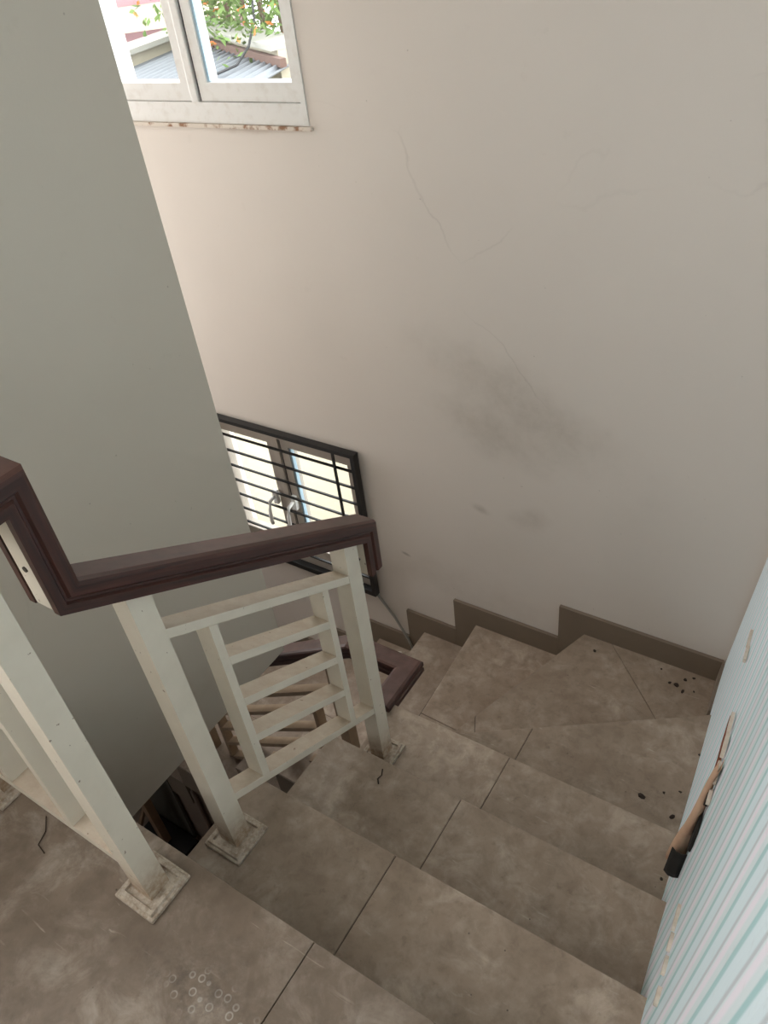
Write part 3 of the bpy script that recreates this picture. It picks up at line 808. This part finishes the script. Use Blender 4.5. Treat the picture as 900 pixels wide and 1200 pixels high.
for i, (x, y, r) in enumerate([(-1.47, 1.80, .010), (-1.50, 1.83, .008), (-1.42, 1.78, .007), (-1.53, 1.78, .010)]):
    blob('plaster_crumb', x, y, zt(8), r, 'white_scrap', ['pale plaster crumb just in front of the white scrap', 'pale plaster crumb behind and left of the white scrap', 'smallest pale plaster crumb right of the white scrap', 'leftmost pale plaster crumb on the lower step by the cable'][i], 'debris', 'crumbs on the lower step', seed=50+i)
mb = MB(); mb.tube([(-.735, .80, zt(2)+.0025), (-.728, .785, zt(2)+.0025), (-.731, .772, zt(2)+.0025), (-.722, .762, zt(2)+.0025)], .0016, 6)
tag(mb.build('twig', 'leaf_litter'), 'short dark twig lying on the second step', 'twig')
blob('dead_insect', -.835, .345, zt(1), .010, 'leaf_litter', 'dark crumb beside the base plate on the first step', 'debris', seed=61)
mb = MB(); mb.tube([(-1.10, .235, LZ+.002), (-1.075, .215, LZ+.002), (-1.065, .19, LZ+.002), (-1.04, .185, LZ+.002)], .0011, 6)
tag(mb.build('thread', 'leaf_litter'), 'dark crooked thread on the landing floor left of the post', 'thread')

# ------------------------------------------------------------------ lower storey, glimpsed under the partition
st = empty('wooden_stand', (-2.62, .98, FL), 'pale wooden upright with brace on a black square base downstairs', 'stand')
mb = MB(); mb.box((-2.80, .86, FL+.0005), (-2.46, 1.07, FL+.03)); mb.build('base', 'black_rubber', st, bevel=.006)
mb = MB(); mb.box((-2.645, .955, FL+.03), (-2.60, 1.00, FL+.95)); mb.build('upright', 'light_wood', st, bevel=.003)
mb = MB(); mb.hexa([(-2.80, .90, FL+.03), (-2.775, .90, FL+.03), (-2.775, .925, FL+.03), (-2.80, .925, FL+.03)],
                   [(-2.66, .965, FL+.36), (-2.645, .965, FL+.36), (-2.645, .99, FL+.36), (-2.66, .99, FL+.36)]); mb.build('brace', 'light_wood', st)
mb = MB(); mb.hexa([(-3.05, 1.075, FL+.0005), (-2.50, 1.075, FL+.0005), (-2.50, 1.09, FL+.0005), (-3.05, 1.09, FL+.0005)],
                   [(-3.05, 1.080, FL+.62), (-2.50, 1.080, FL+.62), (-2.50, 1.095, FL+.62), (-3.05, 1.095, FL+.62)])
tag(mb.build('board', 'dark_board', bevel=.002), 'dark grey board leaning on the wall under the stairs', 'board')
mb = MB(); mb.tube([(-2.30, 1.085, FL), (-2.30, 1.085, FL+.5), (-2.30, 1.085, LZ-11*R-.22)], .012, 10)
tag(mb.build('pipe', 'under_stair_paint', smooth=True), 'thin upright pipe on the wall under the lower flight', 'pipe')

# ------------------------------------------------------------------ outside
mb = MB(); mb.box((-14, YB+.6, FL-.25), (6, 16, FL-.15)); struct(mb, 'ground', 'outside_ground')
A, B, C, Dq = (-7.2, 5.6), (-7.9, 7.9), (-5.2, 6.3), (-4.6, 4.3)
roof = empty('neighbour_house', (-6.2, 6.2, FL-.15), 'pale neighbouring house with low parapet and grey corrugated roof outside upper window', 'house')
mb = MB(); nu, nv = 120, 4; o = mb.add([], [])
vs = []
for i in range(nu+1):
    u = i/nu
    for j in range(nv+1):
        v = j/nv
        x = (1-v)*((1-u)*A[0]+u*Dq[0])+v*((1-u)*B[0]+u*C[0]); y = (1-v)*((1-u)*A[1]+u*Dq[1])+v*((1-u)*B[1]+u*C[1])
        vs.append((x, y, -1.12+.03*v+.022*math.sin(u*nu*math.pi/3)))
mb.add(vs, [(i*(nv+1)+j, (i+1)*(nv+1)+j, (i+1)*(nv+1)+j+1, i*(nv+1)+j+1) for i in range(nu) for j in range(nv)])
ob = mb.build('roof_sheet', 'outside_roof', roof, smooth=True)
sm = ob.modifiers.new('thickness', 'SOLIDIFY'); sm.thickness = .01
def run(name, p_, q, z0, z1, w, mat, parent):
    d = Vector((q[0]-p_[0], q[1]-p_[1])).normalized(); n = Vector((-d.y, d.x))*w/2
    mb = MB(); mb.prism([(p_[0]-n.x, p_[1]-n.y), (q[0]-n.x, q[1]-n.y), (q[0]+n.x, q[1]+n.y), (p_[0]+n.x, p_[1]+n.y)], z0, z1)
    return mb.build(name, mat, parent)
run('parapet', A, B, FL-.15, -.98, .25, 'outside_cream', roof); run('parapet', B, C, FL-.15, -.98, .25, 'outside_cream', roof)
run('coping', A, B, -.979, -.93, .38, 'outside_white', roof); run('coping', B, C, -.979, -.93, .38, 'outside_white', roof)
run('flashing', (B[0]+.1, B[1]-.25), (C[0]+.1, C[1]-.25), -1.09, -1.02, .06, 'outside_brown', roof)
run('wall', (A[0]+.2, A[1]-.3), (Dq[0], Dq[1]), FL-.15, -1.20, .2, 'outside_white', roof)
pk = empty('pink_house', (-11, 9.5, FL-.15), 'pink rendered house beyond the grey corrugated roof', 'house')
run('wall', (-13, 7.6), (-9.4, 10.4), FL-.15, 2.0, .3, 'outside_pink', pk)
run('ledge', (-13, 7.3), (-9.3, 10.2), -1.15, -.85, .5, 'outside_cream', pk)
# shrub behind the parapet
sh = empty('flowering_shrub', (-7.0, 8.0, FL-.15), 'green flowering shrub behind the parapet outside upper window', 'shrub')
lv = MB(); bl = MB(); g = random.Random(5)
def leaf(mb, c, s):
    d = Vector((g.uniform(-1, 1), g.uniform(-1, 1), g.uniform(-.6, 1))).normalized(); e = d.cross(Vector((g.uniform(-1, 1), g.uniform(-1, 1), g.uniform(-1, 1)))).normalized()
    c = Vector(c); a = c-d*s; b = c+d*s
    mb.add([tuple(a), tuple(c+e*s*.4), tuple(b), tuple(c-e*s*.4)], [(0, 1, 2, 3)])
for i in range(6000):
    x = g.uniform(-8.1, -5.5); h = g.uniform(-1.6, .7)
    c = (x, 7.9+(-6.8-x)*-.55*0+g.gauss(0, .35)+(x+7.9)*-.45, h)
    leaf(lv, c, g.uniform(.03, .065))
    if i % 16 == 0: leaf(bl, c, .05)
ob = lv.build('foliage', 'foliage', sh); ob['kind'] = 'stuff'
ob = bl.build('blossom', 'blossom', sh); ob['kind'] = 'stuff'
for i in range(7):
    x = -7.9+i*.4; y = 7.95+(x+7.9)*-.45
    mb = MB(); mb.tube([(x, y, FL-.15), (x+.06, y, -2.2), (x-.05, y+.05, .2)], .03, 6); mb.build('stem', 'bark', sh)
mb = MB(); mb.tube([(-6.9, 7.7, .9), (-6.15, 7.0, -.55), (-5.85, 6.62, -.78), (-5.65, 6.25, -.95), (-5.52, 5.9, -1.04), (-5.52, 5.5, -1.065), (-5.62, 5.15, -1.07), (-5.80, 4.85, -1.08)], .012, 8)
tag(mb.build('cable', 'black_cable', smooth=True), 'black cable drooping onto the corrugated roof outside upper window', 'cable')
# boundary wall and sheet fence seen through the lower window
mb = MB(); mb.box((-4.1, 3.3, FL-.15), (-.6, 3.45, -1.45)); tag(mb.build('garden_wall', 'outside_cream'), 'cream garden wall outside the lower window', 'wall')
fen = empty('sheet_fence', (-4.2, 3.0, FL-.15), 'pale blue ribbed sheet fence outside the lower window', 'fence')
for i in range(9):
    x = -6.2+i*.23
    mb = MB(); mb.box((x, 3.0, FL-.15), (x+.21, 3.03+.03*(i % 2), -1.7)); mb.build('panel', 'outside_blue_sheet', fen)

# tidy helper data
for o in bpy.data.objects:
    if '_o' in o: del o['_o']
